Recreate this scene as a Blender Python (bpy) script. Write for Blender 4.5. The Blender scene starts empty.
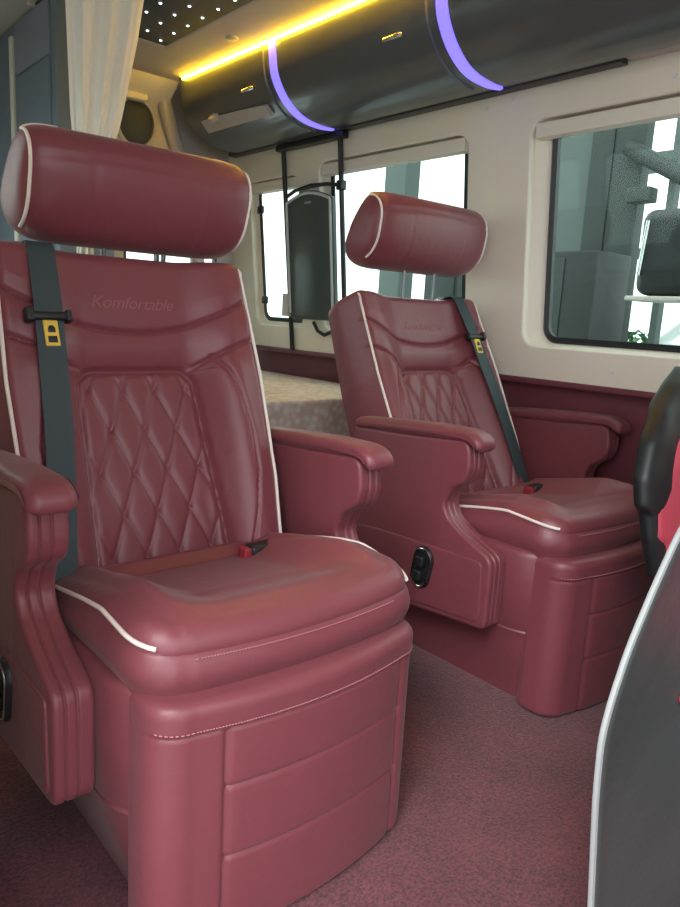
import bpy, bmesh, math, random
from mathutils import Vector, Matrix
random.seed(7)
scn = bpy.context.scene
COL = scn.collection
PI = math.pi
FLOOR = 0.13          # working height of the carpet; everything drops by this at the end

# ------------------------------------------------------------------ materials
def new_mat(name):
    m = bpy.data.materials.new(name); m.use_nodes = True
    nt = m.node_tree; b = nt.nodes['Principled BSDF']
    return m, nt, b
def simple(name, col, rough=.5, metal=0., spec=.5, bump=0., bscale=200., var=0., coat=0.):
    m, nt, b = new_mat(name)
    b.inputs['Base Color'].default_value = (*col, 1)
    b.inputs['Roughness'].default_value = rough
    b.inputs['Metallic'].default_value = metal
    b.inputs['Specular IOR Level'].default_value = spec
    b.inputs['Coat Weight'].default_value = coat
    tc = nt.nodes.new('ShaderNodeTexCoord')
    if var > 0:
        n = nt.nodes.new('ShaderNodeTexNoise'); n.inputs['Scale'].default_value = 6; n.inputs['Detail'].default_value = 4
        r = nt.nodes.new('ShaderNodeMapRange'); r.inputs['To Min'].default_value = 1 - var; r.inputs['To Max'].default_value = 1 + var
        mx = nt.nodes.new('ShaderNodeMix'); mx.data_type = 'RGBA'; mx.blend_type = 'MULTIPLY'; mx.inputs[0].default_value = 1
        nt.links.new(tc.outputs['Object'], n.inputs['Vector']); nt.links.new(n.outputs['Fac'], r.inputs['Value'])
        mx.inputs[6].default_value = (*col, 1); nt.links.new(r.outputs['Result'], mx.inputs[7])
        nt.links.new(mx.outputs[2], b.inputs['Base Color'])
    if bump > 0:
        n = nt.nodes.new('ShaderNodeTexNoise'); n.inputs['Scale'].default_value = bscale; n.inputs['Detail'].default_value = 3
        bp = nt.nodes.new('ShaderNodeBump'); bp.inputs['Strength'].default_value = bump; bp.inputs['Distance'].default_value = .002
        nt.links.new(tc.outputs['Object'], n.inputs['Vector']); nt.links.new(n.outputs['Fac'], bp.inputs['Height'])
        nt.links.new(bp.outputs['Normal'], b.inputs['Normal'])
    return m
def leather(name, col, rough=.42):
    m, nt, b = new_mat(name)
    tc = nt.nodes.new('ShaderNodeTexCoord')
    big = nt.nodes.new('ShaderNodeTexNoise'); big.inputs['Scale'].default_value = 5; big.inputs['Detail'].default_value = 5
    wr = nt.nodes.new('ShaderNodeTexNoise'); wr.inputs['Scale'].default_value = 22; wr.inputs['Detail'].default_value = 4; wr.inputs['Distortion'].default_value = .8
    vor = nt.nodes.new('ShaderNodeTexVoronoi'); vor.feature = 'DISTANCE_TO_EDGE'; vor.inputs['Scale'].default_value = 420
    for n in (big, wr, vor): nt.links.new(tc.outputs['Object'], n.inputs['Vector'])
    r = nt.nodes.new('ShaderNodeMapRange'); r.inputs['To Min'].default_value = .88; r.inputs['To Max'].default_value = 1.12
    nt.links.new(big.outputs['Fac'], r.inputs['Value'])
    mx = nt.nodes.new('ShaderNodeMix'); mx.data_type = 'RGBA'; mx.blend_type = 'MULTIPLY'; mx.inputs[0].default_value = 1
    mx.inputs[6].default_value = (*col, 1); nt.links.new(r.outputs['Result'], mx.inputs[7]); nt.links.new(mx.outputs[2], b.inputs['Base Color'])
    b1 = nt.nodes.new('ShaderNodeBump'); b1.inputs['Strength'].default_value = .22; b1.inputs['Distance'].default_value = .0006
    b2 = nt.nodes.new('ShaderNodeBump'); b2.inputs['Strength'].default_value = .35; b2.inputs['Distance'].default_value = .004
    nt.links.new(vor.outputs['Distance'], b1.inputs['Height']); nt.links.new(wr.outputs['Fac'], b2.inputs['Height'])
    nt.links.new(b2.outputs['Normal'], b1.inputs['Normal']); nt.links.new(b1.outputs['Normal'], b.inputs['Normal'])
    b.inputs['Roughness'].default_value = rough
    b.inputs['Sheen Weight'].default_value = .12; b.inputs['Sheen Roughness'].default_value = .4
    return m
def emis(name, col, s):
    m, nt, b = new_mat(name)
    b.inputs['Base Color'].default_value = (*col, 1)
    b.inputs['Emission Color'].default_value = (*col, 1); b.inputs['Emission Strength'].default_value = s
    return m
LEATHER = leather('burgundy_leather', (.205, .051, .065), .40)
STITCH = simple('stitch_thread', (.52, .20, .22), .7)
EMB = simple('embroidery_thread', (.29, .10, .11), .6)
PIPE = simple('cream_piping', (.86, .78, .72), .45)
BLACKP = simple('black_plastic', (.014, .017, .019), .42)
BELT = simple('belt_webbing', (.035, .055, .065), .6, bump=.4, bscale=900)
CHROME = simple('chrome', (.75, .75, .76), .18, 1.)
DCHR = simple('dark_metal', (.16, .17, .18), .3, 1.)
CREAM = simple('cream_trim', (.88, .82, .69), .5, bump=.1, bscale=300, var=.03)
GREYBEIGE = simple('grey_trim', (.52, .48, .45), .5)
WINE = leather('wine_wall_leather', (.17, .04, .055), .5)
CAB = simple('dark_gloss_locker', (.105, .115, .12), .30, var=.15, coat=.3)
RAIL = simple('dark_rail', (.045, .045, .045), .4)
CEIL = simple('ceiling_cloth', (.62, .56, .52), .8, bump=.2, bscale=400)
STARP = simple('star_panel', (.05, .06, .08), .75)
STAR = emis('star_led', (.8, .9, 1.), 5.)
YEL = emis('yellow_led', (1., .66, .03), 26.)
YELB = emis('yellow_led_base', (1., .50, .015), 15.)
VIO = emis('violet_led', (.19, .15, .92), 1.15)
CURT = simple('curtain_cloth', (.95, .94, .86), .85, bump=.3, bscale=500)
DKBLUE = simple('dark_blue_grey_panel', (.19, .235, .29), .4, var=.1)
DKBLUE2 = simple('blue_grey_panel', (.25, .275, .33), .4, var=.1)
SPK = simple('speaker_mesh', (.05, .06, .075), .6, bump=.6, bscale=900)
REDB = simple('red_button', (.30, .03, .045), .45)
YLAB = simple('yellow_label', (.80, .55, .08), .5)
WHITEP = simple('white_plastic', (.8, .8, .78), .4)
PANEL = simple('charcoal_board', (.07, .09, .095), .35, var=.1)
GREYL = simple('grey_grained_panel', (.065, .075, .075), .42, bump=.5, bscale=60, var=.3)
GREYE = simple('grey_panel_edge', (.36, .38, .38), .4)
PINKRED = leather('pinkish_red_leather', (.55, .07, .11), .45)
TEAL1 = simple('pale_teal_wall', (.07, .088, .084), .6)
TEAL2 = simple('teal_grey_column', (.020, .028, .026), .6)
TEAL3 = simple('dark_teal_metal', (.008, .012, .012), .5)
CONC = simple('outside_concrete', (.24, .25, .25), .8, bump=.3, bscale=8)
CARW = simple('white_car_paint', (.85, .88, .88), .3)
LEAF = simple('shrub_leaf', (.08, .20, .09), .6, var=.4)
SKYGL = simple('white_facade', (.85, .87, .87), .5)

# carpet
def carpet():
    m, nt, b = new_mat('burgundy_carpet')
    tc = nt.nodes.new('ShaderNodeTexCoord')
    n1 = nt.nodes.new('ShaderNodeTexNoise'); n1.inputs['Scale'].default_value = 190; n1.inputs['Detail'].default_value = 4
    n2 = nt.nodes.new('ShaderNodeTexNoise'); n2.inputs['Scale'].default_value = 9; n2.inputs['Detail'].default_value = 4
    cr = nt.nodes.new('ShaderNodeValToRGB')
    cr.color_ramp.elements[0].position = .33; cr.color_ramp.elements[0].color = (.07, .018, .026, 1)
    cr.color_ramp.elements[1].position = .72; cr.color_ramp.elements[1].color = (.225, .058, .075, 1)
    ad = nt.nodes.new('ShaderNodeMath'); ad.operation = 'MULTIPLY_ADD'; ad.inputs[1].default_value = .35
    sb = nt.nodes.new('ShaderNodeMath'); sb.operation = 'SUBTRACT'; sb.inputs[1].default_value = .17
    for n in (n1, n2): nt.links.new(tc.outputs['Object'], n.inputs['Vector'])
    nt.links.new(n2.outputs['Fac'], ad.inputs[0]); nt.links.new(n1.outputs['Fac'], ad.inputs[2])
    nt.links.new(ad.outputs[0], sb.inputs[0]); nt.links.new(sb.outputs[0], cr.inputs['Fac']); nt.links.new(cr.outputs['Color'], b.inputs['Base Color'])
    bp = nt.nodes.new('ShaderNodeBump'); bp.inputs['Strength'].default_value = .6; bp.inputs['Distance'].default_value = .004
    nt.links.new(n1.outputs['Fac'], bp.inputs['Height']); nt.links.new(bp.outputs['Normal'], b.inputs['Normal'])
    b.inputs['Roughness'].default_value = .95; b.inputs['Sheen Weight'].default_value = .3
    return m
CARPET = carpet()
def lace():
    m, nt, b = new_mat('lace_tablecloth')
    tc = nt.nodes.new('ShaderNodeTexCoord')
    v = nt.nodes.new('ShaderNodeTexVoronoi'); v.inputs['Scale'].default_value = 38
    n = nt.nodes.new('ShaderNodeTexNoise'); n.inputs['Scale'].default_value = 14; n.inputs['Detail'].default_value = 5
    ad = nt.nodes.new('ShaderNodeMath'); ad.operation = 'MULTIPLY'
    cr = nt.nodes.new('ShaderNodeValToRGB')
    cr.color_ramp.elements[0].position = .10; cr.color_ramp.elements[0].color = (.80, .78, .72, 1)
    cr.color_ramp.elements[1].position = .34; cr.color_ramp.elements[1].color = (.66, .54, .46, 1)
    for q in (v, n): nt.links.new(tc.outputs['Object'], q.inputs['Vector'])
    nt.links.new(v.outputs['Distance'], ad.inputs[0]); nt.links.new(n.outputs['Fac'], ad.inputs[1])
    nt.links.new(ad.outputs[0], cr.inputs['Fac']); nt.links.new(cr.outputs['Color'], b.inputs['Base Color'])
    b.inputs['Roughness'].default_value = .8
    return m
LACE = lace()
def glass():
    m = bpy.data.materials.new('green_tinted_glass'); m.use_nodes = True; nt = m.node_tree
    for n in list(nt.nodes): nt.nodes.remove(n)
    o = nt.nodes.new('ShaderNodeOutputMaterial'); t = nt.nodes.new('ShaderNodeBsdfTransparent'); g = nt.nodes.new('ShaderNodeBsdfGlossy')
    t.inputs['Color'].default_value = (.80, .89, .855, 1); g.inputs['Roughness'].default_value = .02
    mx = nt.nodes.new('ShaderNodeMixShader'); mx.inputs[0].default_value = .012
    nt.links.new(t.outputs[0], mx.inputs[1]); nt.links.new(g.outputs[0], mx.inputs[2]); nt.links.new(mx.outputs[0], o.inputs['Surface'])
    return m
GLASS = glass()

# ------------------------------------------------------------------ object helpers
def wloc(o):
    v = Vector((0, 0, 0))
    while o is not None: v = v + o.location; o = o.parent
    return v
def link(name, verts, faces, mat, parent=None, smooth=True, off=None):
    me = bpy.data.meshes.new(name)
    d = wloc(parent) if off is None else Vector(off)
    me.from_pydata([(x - d.x, y - d.y, z - d.z) for x, y, z in verts], [], faces)
    bm = bmesh.new(); bm.from_mesh(me); bmesh.ops.recalc_face_normals(bm, faces=bm.faces); bm.to_mesh(me); bm.free()
    me.materials.append(mat)
    if smooth:
        for p in me.polygons: p.use_smooth = True
        try: me.set_sharp_from_angle(angle=math.radians(50))
        except Exception: pass
    o = bpy.data.objects.new(name, me); COL.objects.link(o)
    if parent: o.parent = parent
    return o
def tag(o, label, cat, group=None):
    o['label'] = label; o['category'] = cat
    if group: o['group'] = group
    return o
def thing(name, loc, label, cat, group=None):
    o = bpy.data.objects.new(name, None); o.empty_display_size = .1; COL.objects.link(o); o.location = loc
    return tag(o, label, cat, group)
def struct(o): o['kind'] = 'structure'; return o
class MB:
    def __init__(s): s.v = []; s.f = []
    def add(s, v, f):
        n = len(s.v); s.v += [tuple(p) for p in v]; s.f += [tuple(i + n for i in q) for q in f]; return s
    def box(s, x0, x1, y0, y1, z0, z1, r=.0, seg=3):
        bm = bmesh.new(); bmesh.ops.create_cube(bm, size=1)
        for v in bm.verts: v.co = Vector(((x0 + x1) / 2 + v.co.x * (x1 - x0), (y0 + y1) / 2 + v.co.y * (y1 - y0), (z0 + z1) / 2 + v.co.z * (z1 - z0)))
        if r > 0: bmesh.ops.bevel(bm, geom=bm.edges[:], offset=r, segments=seg, affect='EDGES', profile=.5)
        bm.verts.index_update(); s.add([v.co for v in bm.verts], [[v.index for v in f.verts] for f in bm.faces]); bm.free(); return s
    def tube(s, pts, r, n=10, closed=False):
        P = [Vector(p) for p in pts]; N = len(P); rings = []
        up = None
        for i in range(N):
            if closed: t = P[(i + 1) % N] - P[i - 1]
            else: t = P[min(i + 1, N - 1)] - P[max(i - 1, 0)]
            t.normalize()
            if up is None:
                a = Vector((0, 0, 1)) if abs(t.z) < .9 else Vector((1, 0, 0)); up = (a - t * a.dot(t)).normalized()
            else:
                up = (up - t * up.dot(t)).normalized()
            b = t.cross(up); rr = r[i] if isinstance(r, (list, tuple)) else r
            rings.append([P[i] + (up * math.cos(2 * PI * k / n) + b * math.sin(2 * PI * k / n)) * rr for k in range(n)])
        v = [p for q in rings for p in q]; f = []
        for i in range(N if closed else N - 1):
            j = (i + 1) % N
            for k in range(n): f.append((i * n + k, i * n + (k + 1) % n, j * n + (k + 1) % n, j * n + k))
        if not closed: f.append(tuple(range(n))); f.append(tuple((N - 1) * n + k for k in reversed(range(n))))
        return s.add(v, f)
    def loft(s, rings, cap0=True, cap1=True, closed=False):
        n = len(rings[0]); v = [p for q in rings for p in q]; f = []; N = len(rings)
        for i in range(N if closed else N - 1):
            j = (i + 1) % N
            for k in range(n): f.append((i * n + k, i * n + (k + 1) % n, j * n + (k + 1) % n, j * n + k))
        if cap0 and not closed: f.append(tuple(range(n)))
        if cap1 and not closed: f.append(tuple((N - 1) * n + k for k in range(n)))
        return s.add(v, f)
    def disc(s, c, axis, r, h, n=24, r2=None):
        c = Vector(c); a = Vector(axis).normalized(); t = Vector((0, 0, 1)) if abs(a.z) < .9 else Vector((1, 0, 0))
        u = a.cross(t).normalized(); w = a.cross(u); r2 = r if r2 is None else r2
        R = [[c + a * hh + (u * math.cos(2 * PI * k / n) * rr + w * math.sin(2 * PI * k / n) * rr) for k in range(n)] for hh, rr in ((0, r), (h * .7, r), (h, r2 * .9))]
        return s.loft(R)
    def build(s, name, mat, parent=None, smooth=True, off=None): return link(name, s.v, s.f, mat, parent, smooth, off)

def resample(pts, step, closed=True):
    P = [Vector((a, b, 0)) for a, b in pts]
    if closed: P.append(P[0].copy())
    out = []; carry = 0
    for a, b in zip(P[:-1], P[1:]):
        L = (b - a).length; n = max(1, int(round(L / step)))
        for i in range(n): q = a.lerp(b, i / n); out.append([q.x, q.y])
    if not closed: out.append([P[-1].x, P[-1].y])
    return out
def smooth2(pts, it, closed=True):
    for _ in range(it):
        n = len(pts); q = []
        for i in range(n):
            if not closed and i in (0, n - 1): q.append(pts[i]); continue
            a, b, c = pts[i - 1], pts[i], pts[(i + 1) % n]
            q.append([(a[0] + 2 * b[0] + c[0]) / 4, (a[1] + 2 * b[1] + c[1]) / 4])
        pts = q
    return pts
def inset(pts, d):
    n = len(pts); A = sum(pts[i - 1][0] * pts[i][1] - pts[i][0] * pts[i - 1][1] for i in range(n)); sg = 1 if A > 0 else -1
    out = []
    for i in range(n):
        a, c = pts[i - 1], pts[(i + 1) % n]; tx, ty = c[0] - a[0], c[1] - a[1]; L = math.hypot(tx, ty) or 1
        out.append([pts[i][0] - ty / L * d * sg, pts[i][1] + tx / L * d * sg])
    return out
def sweep_x(prof, stations):
    """prof closed in (y,z); stations = [(x, inset)]"""
    m = MB(); m.loft([[(x, p[0], p[1]) for p in inset(prof, d)] for x, d in stations]); return m
def rr(y0, y1, z0, z1, r, n=8):
    out = []
    for cx, cz, a0 in ((y1 - r, z1 - r, 0), (y0 + r, z1 - r, 90), (y0 + r, z0 + r, 180), (y1 - r, z0 + r, 270)):
        for i in range(n + 1):
            a = math.radians(a0 + 90 * i / n); out.append((cx + r * math.cos(a), cz + r * math.sin(a)))
    return out
def plate(outer, holes, thick, bevel):
    """flat plate with holes through a filled 2D curve; returns verts (a,b,c) and faces"""
    cu = bpy.data.curves.new('tmp', 'CURVE'); cu.dimensions = '2D'; cu.fill_mode = 'BOTH'; cu.extrude = thick / 2; cu.bevel_depth = bevel; cu.bevel_resolution = 2
    for pl in [outer] + holes:
        s = cu.splines.new('POLY'); s.points.add(len(pl) - 1); s.use_cyclic_u = True
        for i, p in enumerate(pl): s.points[i].co = (p[0], p[1], 0, 1)
    o = bpy.data.objects.new('tmp', cu); COL.objects.link(o)
    dg = bpy.context.evaluated_depsgraph_get(); me = bpy.data.meshes.new_from_object(o.evaluated_get(dg))
    v = [tuple(p.co) for p in me.vertices]; f = [tuple(p.vertices) for p in me.polygons]
    bpy.data.objects.remove(o); bpy.data.curves.remove(cu); bpy.data.meshes.remove(me)
    return v, f
def lerp(a, b, t): return a + (b - a) * t
def sstep(a, b, x):
    t = max(0, min(1, (x - a) / (b - a))); return t * t * (3 - 2 * t)
def interp(tab, x):
    if x <= tab[0][0]: return tab[0][1]
    for (a, b), (c, d) in zip(tab[:-1], tab[1:]):
        if x <= c: return lerp(b, d, (x - a) / (c - a))
    return tab[-1][1]
def catmull(pts, n=8):
    P = [Vector(p) for p in pts]; P = [P[0] * 2 - P[1]] + P + [P[-1] * 2 - P[-2]]; out = []
    for i in range(1, len(P) - 2):
        for k in range(n):
            t = k / n; a, b, c, d = P[i - 1:i + 3]
            out.append(.5 * ((2 * b) + (c - a) * t + (2 * a - 5 * b + 4 * c - d) * t * t + (3 * b - a - 3 * c + d) * t ** 3))
    out.append(P[-2]); return out
def copy_tree(o, parent=None):
    c = o.copy(); COL.objects.link(c); c.parent = parent
    for ch in list(o.children): copy_tree(ch, c)
    return c

# ================================================================== CAPTAIN SEAT
def groove(d, w=.005, dep=.006): return dep * math.exp(-(d / w) ** 2)
LB = .686; HW = .262
def hw(v): return interp([(0, .235), (.08, .25), (.2, .262), (.42, .266), (.6, .259), (.69, .254)], v)
def sdf_panel(x, v):
    a = .122 + .02 * (1 - min(v, .452) / .452); r = .035
    cx = abs(x) - (a - r); cy = abs(v - .152) - (.30 - r)
    return math.hypot(max(cx, 0), max(cy, 0)) + min(max(cx, cy), 0) - r
def xbol(v): return interp([(0, .165), (.06, .175), (.13, .195), (.22, .217), (.30, .219), (.39, .205), (.44, .185), (.475, .160)], v)
def front_y(x, v):
    ax = abs(x); s = 1 - sstep(.10, .215, ax)
    depth = interp([(0, .05), (.15, .048), (.3, .054), (.44, .058), (.50, .040), (.56, .030), (.655, .022)], v)
    y = depth * s
    lower = 1 - sstep(.44, .50, v)
    y -= .012 * math.exp(-((ax - .19) / .045) ** 2) * lower
    v1 = .527 + .065 * (x / .25) ** 2; v2 = .457 if ax < .13 else .457 + .048 * ((ax - .13) / .12) ** .9
    if v > v2 - .01:
        t = (v - v2) / max(.01, (v1 - v2))
        if 0 < t < 1: y -= .006 * math.sin(PI * t) ** .8
        elif t >= 1: y -= .006 * min(1, math.sin(min(1, (v - v1) / (LB + .02 - v1)) * PI) * 1.3)
    y += groove(v - v1, .0045, .006)
    y += groove(v - v2, .0045, .006) * sstep(.11, .14, ax)
    sd = sdf_panel(x, v)
    y += groove(sd, .006, .008)
    if v < .478: y += groove(ax - xbol(v), .0045, .006)
    if sd < -.004:
        k = min(1, (-sd - .004) / .012)
        a = x / .070 + v / .165; b = x / .070 - v / .165
        da = abs(a - round(a)) * .064; db = abs(b - round(b)) * .064
        y += k * (.0065 * math.exp(-da / .006) + .0065 * math.exp(-db / .006)) - .006 * k
    elif ax < .2 and v < .45 and sd > 0:
        y -= .006 * math.sin(min(1, sd / max(.02, (xbol(v) - .125))) * PI)
    return y
def depth_b(v): return interp([(0, .20), (.3, .18), (.66, .148)], v)
def make_backrest(parent):
    rows = 250; nf = 190; rings = []; R = .026
    for j in range(rows + 1):
        v = LB * j / rows
        if v > LB - R:
            t = (v - (LB - R)) / R; ins = R * (1 - math.sqrt(max(0, 1 - t * t)))
        elif v < .03: ins = .03 * (1 - math.sqrt(max(0, 1 - ((.03 - v) / .03) ** 2)))
        else: ins = 0
        h = hw(v) - ins * .45; D = depth_b(v) - ins * .7; ring = []
        for i in range(nf + 1):
            s = -1 + 2 * i / nf; x = s * h
            e = max(0, abs(x) - (h - .018)) / .018
            y = front_y(x, v) + .018 * (1 - math.sqrt(max(0, 1 - e * e))) + ins
            ring.append((x, y, v))
        for k in range(1, 10):
            t = k / 10; ring.append((h + .012 * math.sin(PI * t), lerp(.018 + ins, D, t), v))
        for k in range(0, 31):
            t = k / 30; x = h * (1 - 2 * t); ring.append((x, D + .02 * (1 - (x / h) ** 4), v))
        for k in range(9, 0, -1):
            t = k / 10; ring.append((-h - .012 * math.sin(PI * t), lerp(.018 + ins, D, t), v))
        rings.append(ring)
    m = MB(); m.loft(rings)
    br = m.build('backrest', LEATHER, None, True, off=(0, 0, 0)); br.parent = parent
    # white piping down both front edges and back over the top corners
    for s in (-1, 1):
        pts = []
        pts.append((s * (hw(LB) - .018), .115, LB - .018)); pts.append((s * (hw(LB) - .018), .06, LB - .0035)); 
        pts.append((s * (hw(LB) - .014), .030, LB - .006))
        for k in range(0, 31):
            v = (LB - .022) * (1 - k / 30) + .06 * (k / 30)
            ins = 0
            if v > LB - R: ins = R * (1 - math.sqrt(max(0, 1 - ((v - (LB - R)) / R) ** 2)))
            pts.append((s * (hw(v) - .002 - ins * .45), .002 + ins, v))
        mm = MB(); mm.tube(catmull(pts, 3), .0036, 8); p = mm.build('piping', PIPE, None, off=(0, 0, 0)); p.parent = br
        p['label'] = 'cream white piping'
    # embroidered script
    cu = bpy.data.curves.new('tmp', 'FONT'); cu.body = 'Komfortable'; cu.size = .034; cu.shear = .35; cu.extrude = .0012; cu.align_x = 'CENTER'; cu.space_character = .95
    o = bpy.data.objects.new('tmp', cu); COL.objects.link(o); dg = bpy.context.evaluated_depsgraph_get(); me = bpy.data.meshes.new_from_object(o.evaluated_get(dg))
    vs = [(p.co.x * 1.05, front_y(p.co.x * 1.05, p.co.y + .572) + .0002 - p.co.z, p.co.y + .572) for p in me.vertices]; fs = [tuple(p.vertices) for p in me.polygons]
    bpy.data.objects.remove(o); bpy.data.meshes.remove(me)
    e = link('embroidery', vs, fs, EMB, None, False, off=(0, 0, 0)); e.parent = br; e['label'] = 'tone-on-tone embroidered script'
    # belt
    path = [(-.172, .13, LB - .05), (-.172, .115, LB + .004), (-.172, .06, LB + .006), (-.173, .022, LB + .004), (-.175, -.002, LB - .012), (-.178, -.012, .60), (-.181, -.016, .54), (-.187, -.019, .44), (-.194, -.022, .33), (-.202, -.020, .24), (-.212, -.014, .14), (-.222, -.004, .03), (-.228, .01, -.05)]
    C = catmull(path, 6); m = MB(); rings = []
    for i, p in enumerate(C):
        t = (C[min(i + 1, len(C) - 1)] - C[max(i - 1, 0)]).normalized(); w = Vector((1, 0, 0)); w = (w - t * w.dot(t)).normalized(); n = t.cross(w)
        rings.append([p + w * a * .025 + n * b * .0011 for a, b in ((-1, -1), (-.6, -1.1), (.6, -1.1), (1, -1), (1, 1), (.6, 1.1), (-.6, 1.1), (-1, 1))])
    m.loft(rings); b = m.build('seat_belt', BELT, None, off=(0, 0, 0)); b.parent = br; b['label'] = 'dark grey-green belt webbing'
    m = MB(); m.box(-.222, -.142, -.026, -.010, .528, .543, .005); m.box(-.224, -.210, -.030, -.006, .524, .550, .004); m.box(-.154, -.142, -.028, -.006, .525, .547, .004)
    g = m.build('belt_guide', BLACKP, None, off=(0, 0, 0)); g.parent = br
    m = MB(); m.box(-.195, -.169, -.0215, -.0165, .480, .528, .002)
    g = m.build('belt_tongue', YLAB, None, off=(0, 0, 0)); g.parent = br; g['label'] = 'yellow-labelled belt tongue'
    m = MB(); m.box(-.1885, -.1755, -.0232, -.0208, .505, .513, .0008); m.disc((-.182, -.0208, .512), (0, -1, 0), .006, .002, 16); m.box(-.190, -.174, -.0234, -.0208, .486, .498, .0008)
    g = m.build('tongue_marking', BLACKP, None, off=(0, 0, 0)); g.parent = br
    m = MB(); m.box(-.205, -.14, .045, .085, LB - .004, LB + .016, .004)
    g = m.build('belt_exit', CHROME, None, off=(0, 0, 0)); g.parent = br
    return br
def make_headrest(parent):
    rings = []; M = 80; hx = .247
    def sec_pt(x, th, grow=0.):
        e = min(.9995, abs(x) / hx); sc = (1 - e ** (8 - 2 * math.sin(th) if math.sin(th) < 0 else 8 + 8 * math.sin(th))) ** .42
        a = .080 * (.35 + .65 * sc) + grow; b = .104 * (.12 + .88 * sc) + grow
        c, q = math.cos(th), math.sin(th)
        y = -a * math.copysign(abs(c) ** (2 / 2.1), c); z = b * math.copysign(abs(q) ** (2 / 2.3), q)
        if c < 0: y *= 1 - .55 * q
        r = 1.
        if c > 0 and grow == 0: r -= .045 * math.exp(-((z - .060 + .010 * (x / hx) ** 2 * 2) / .004) ** 2) + .012 * math.exp(-((abs(x) - .118) / .006) ** 2) * (1 if z < .05 else 0)
        return (x, y * r - .20 * z + .010 * e ** 2, z)
    N = 120
    for k in range(N + 1):
        x = hx * math.sin(PI / 2 * (-1 + 2 * k / N)) if True else 0
        rings.append([sec_pt(x, 2 * PI * q / M) for q in range(M)])
    m = MB(); m.loft(rings); h = m.build('headrest', LEATHER, None, off=(0, 0, 0)); h.parent = parent
    for s in (-1, 1):
        x = s * .230; pts = catmull([sec_pt(s * q, math.radians(100), .0012) for q in (.165, .185, .205, .218)] + [sec_pt(x, math.radians(lerp(88, -70, k / 24)), .0012) for k in range(0, 25)], 4)
        mm = MB(); mm.tube(pts, .0034, 8); p = mm.build('piping', PIPE, None, off=(0, 0, 0)); p.parent = h; p['label'] = 'cream white piping'
        mm = MB(); mm.tube([(s * .066, .005, -.06), (s * .066, .02, -.30)], .0055, 12); p = mm.build('headrest_post', DCHR, None, off=(0, 0, 0)); p.parent = h; p['label'] = 'dark metal post'
    return h
def rrect_ring(hx, yf, yb, r, n=10, bow=0., nx=60, ny=30, rb=None):
    """plan ring, front at yf (bowed forward in the middle), back at yb; counter-clockwise from front-left"""
    out = []; rb = r if rb is None else rb
    def by(x): return bow * ((x / hx) ** 2)
    for k in range(nx + 1):
        x = lerp(-hx + r, hx - r, k / nx); out.append((x, yf + by(x)))
    yc = yf + by(hx - r)
    for k in range(1, n + 1):
        a = PI / 2 * k / n; out.append((hx - r + r * math.sin(a), yc + r * (1 - math.cos(a))))
    for k in range(1, ny + 1): out.append((hx, lerp(yc + r, yb - rb, k / ny)))
    for k in range(1, n + 1):
        a = PI / 2 * k / n; out.append((hx - rb + rb * math.cos(a), yb - rb + rb * math.sin(a)))
    for k in range(1, 21): out.append((lerp(hx - rb, -hx + rb, k / 20), yb))
    for k in range(1, n + 1):
        a = PI / 2 * k / n; out.append((-hx + rb - rb * math.sin(a), yb - rb + rb * math.cos(a)))
    for k in range(1, ny + 1): out.append((-hx, lerp(yb - rb, yc + r, k / ny)))
    for k in range(1, n): 
        a = PI / 2 * k / n; out.append((-hx + r - r * math.cos(a), yc + r - r * math.sin(a)))
    return out
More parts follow.
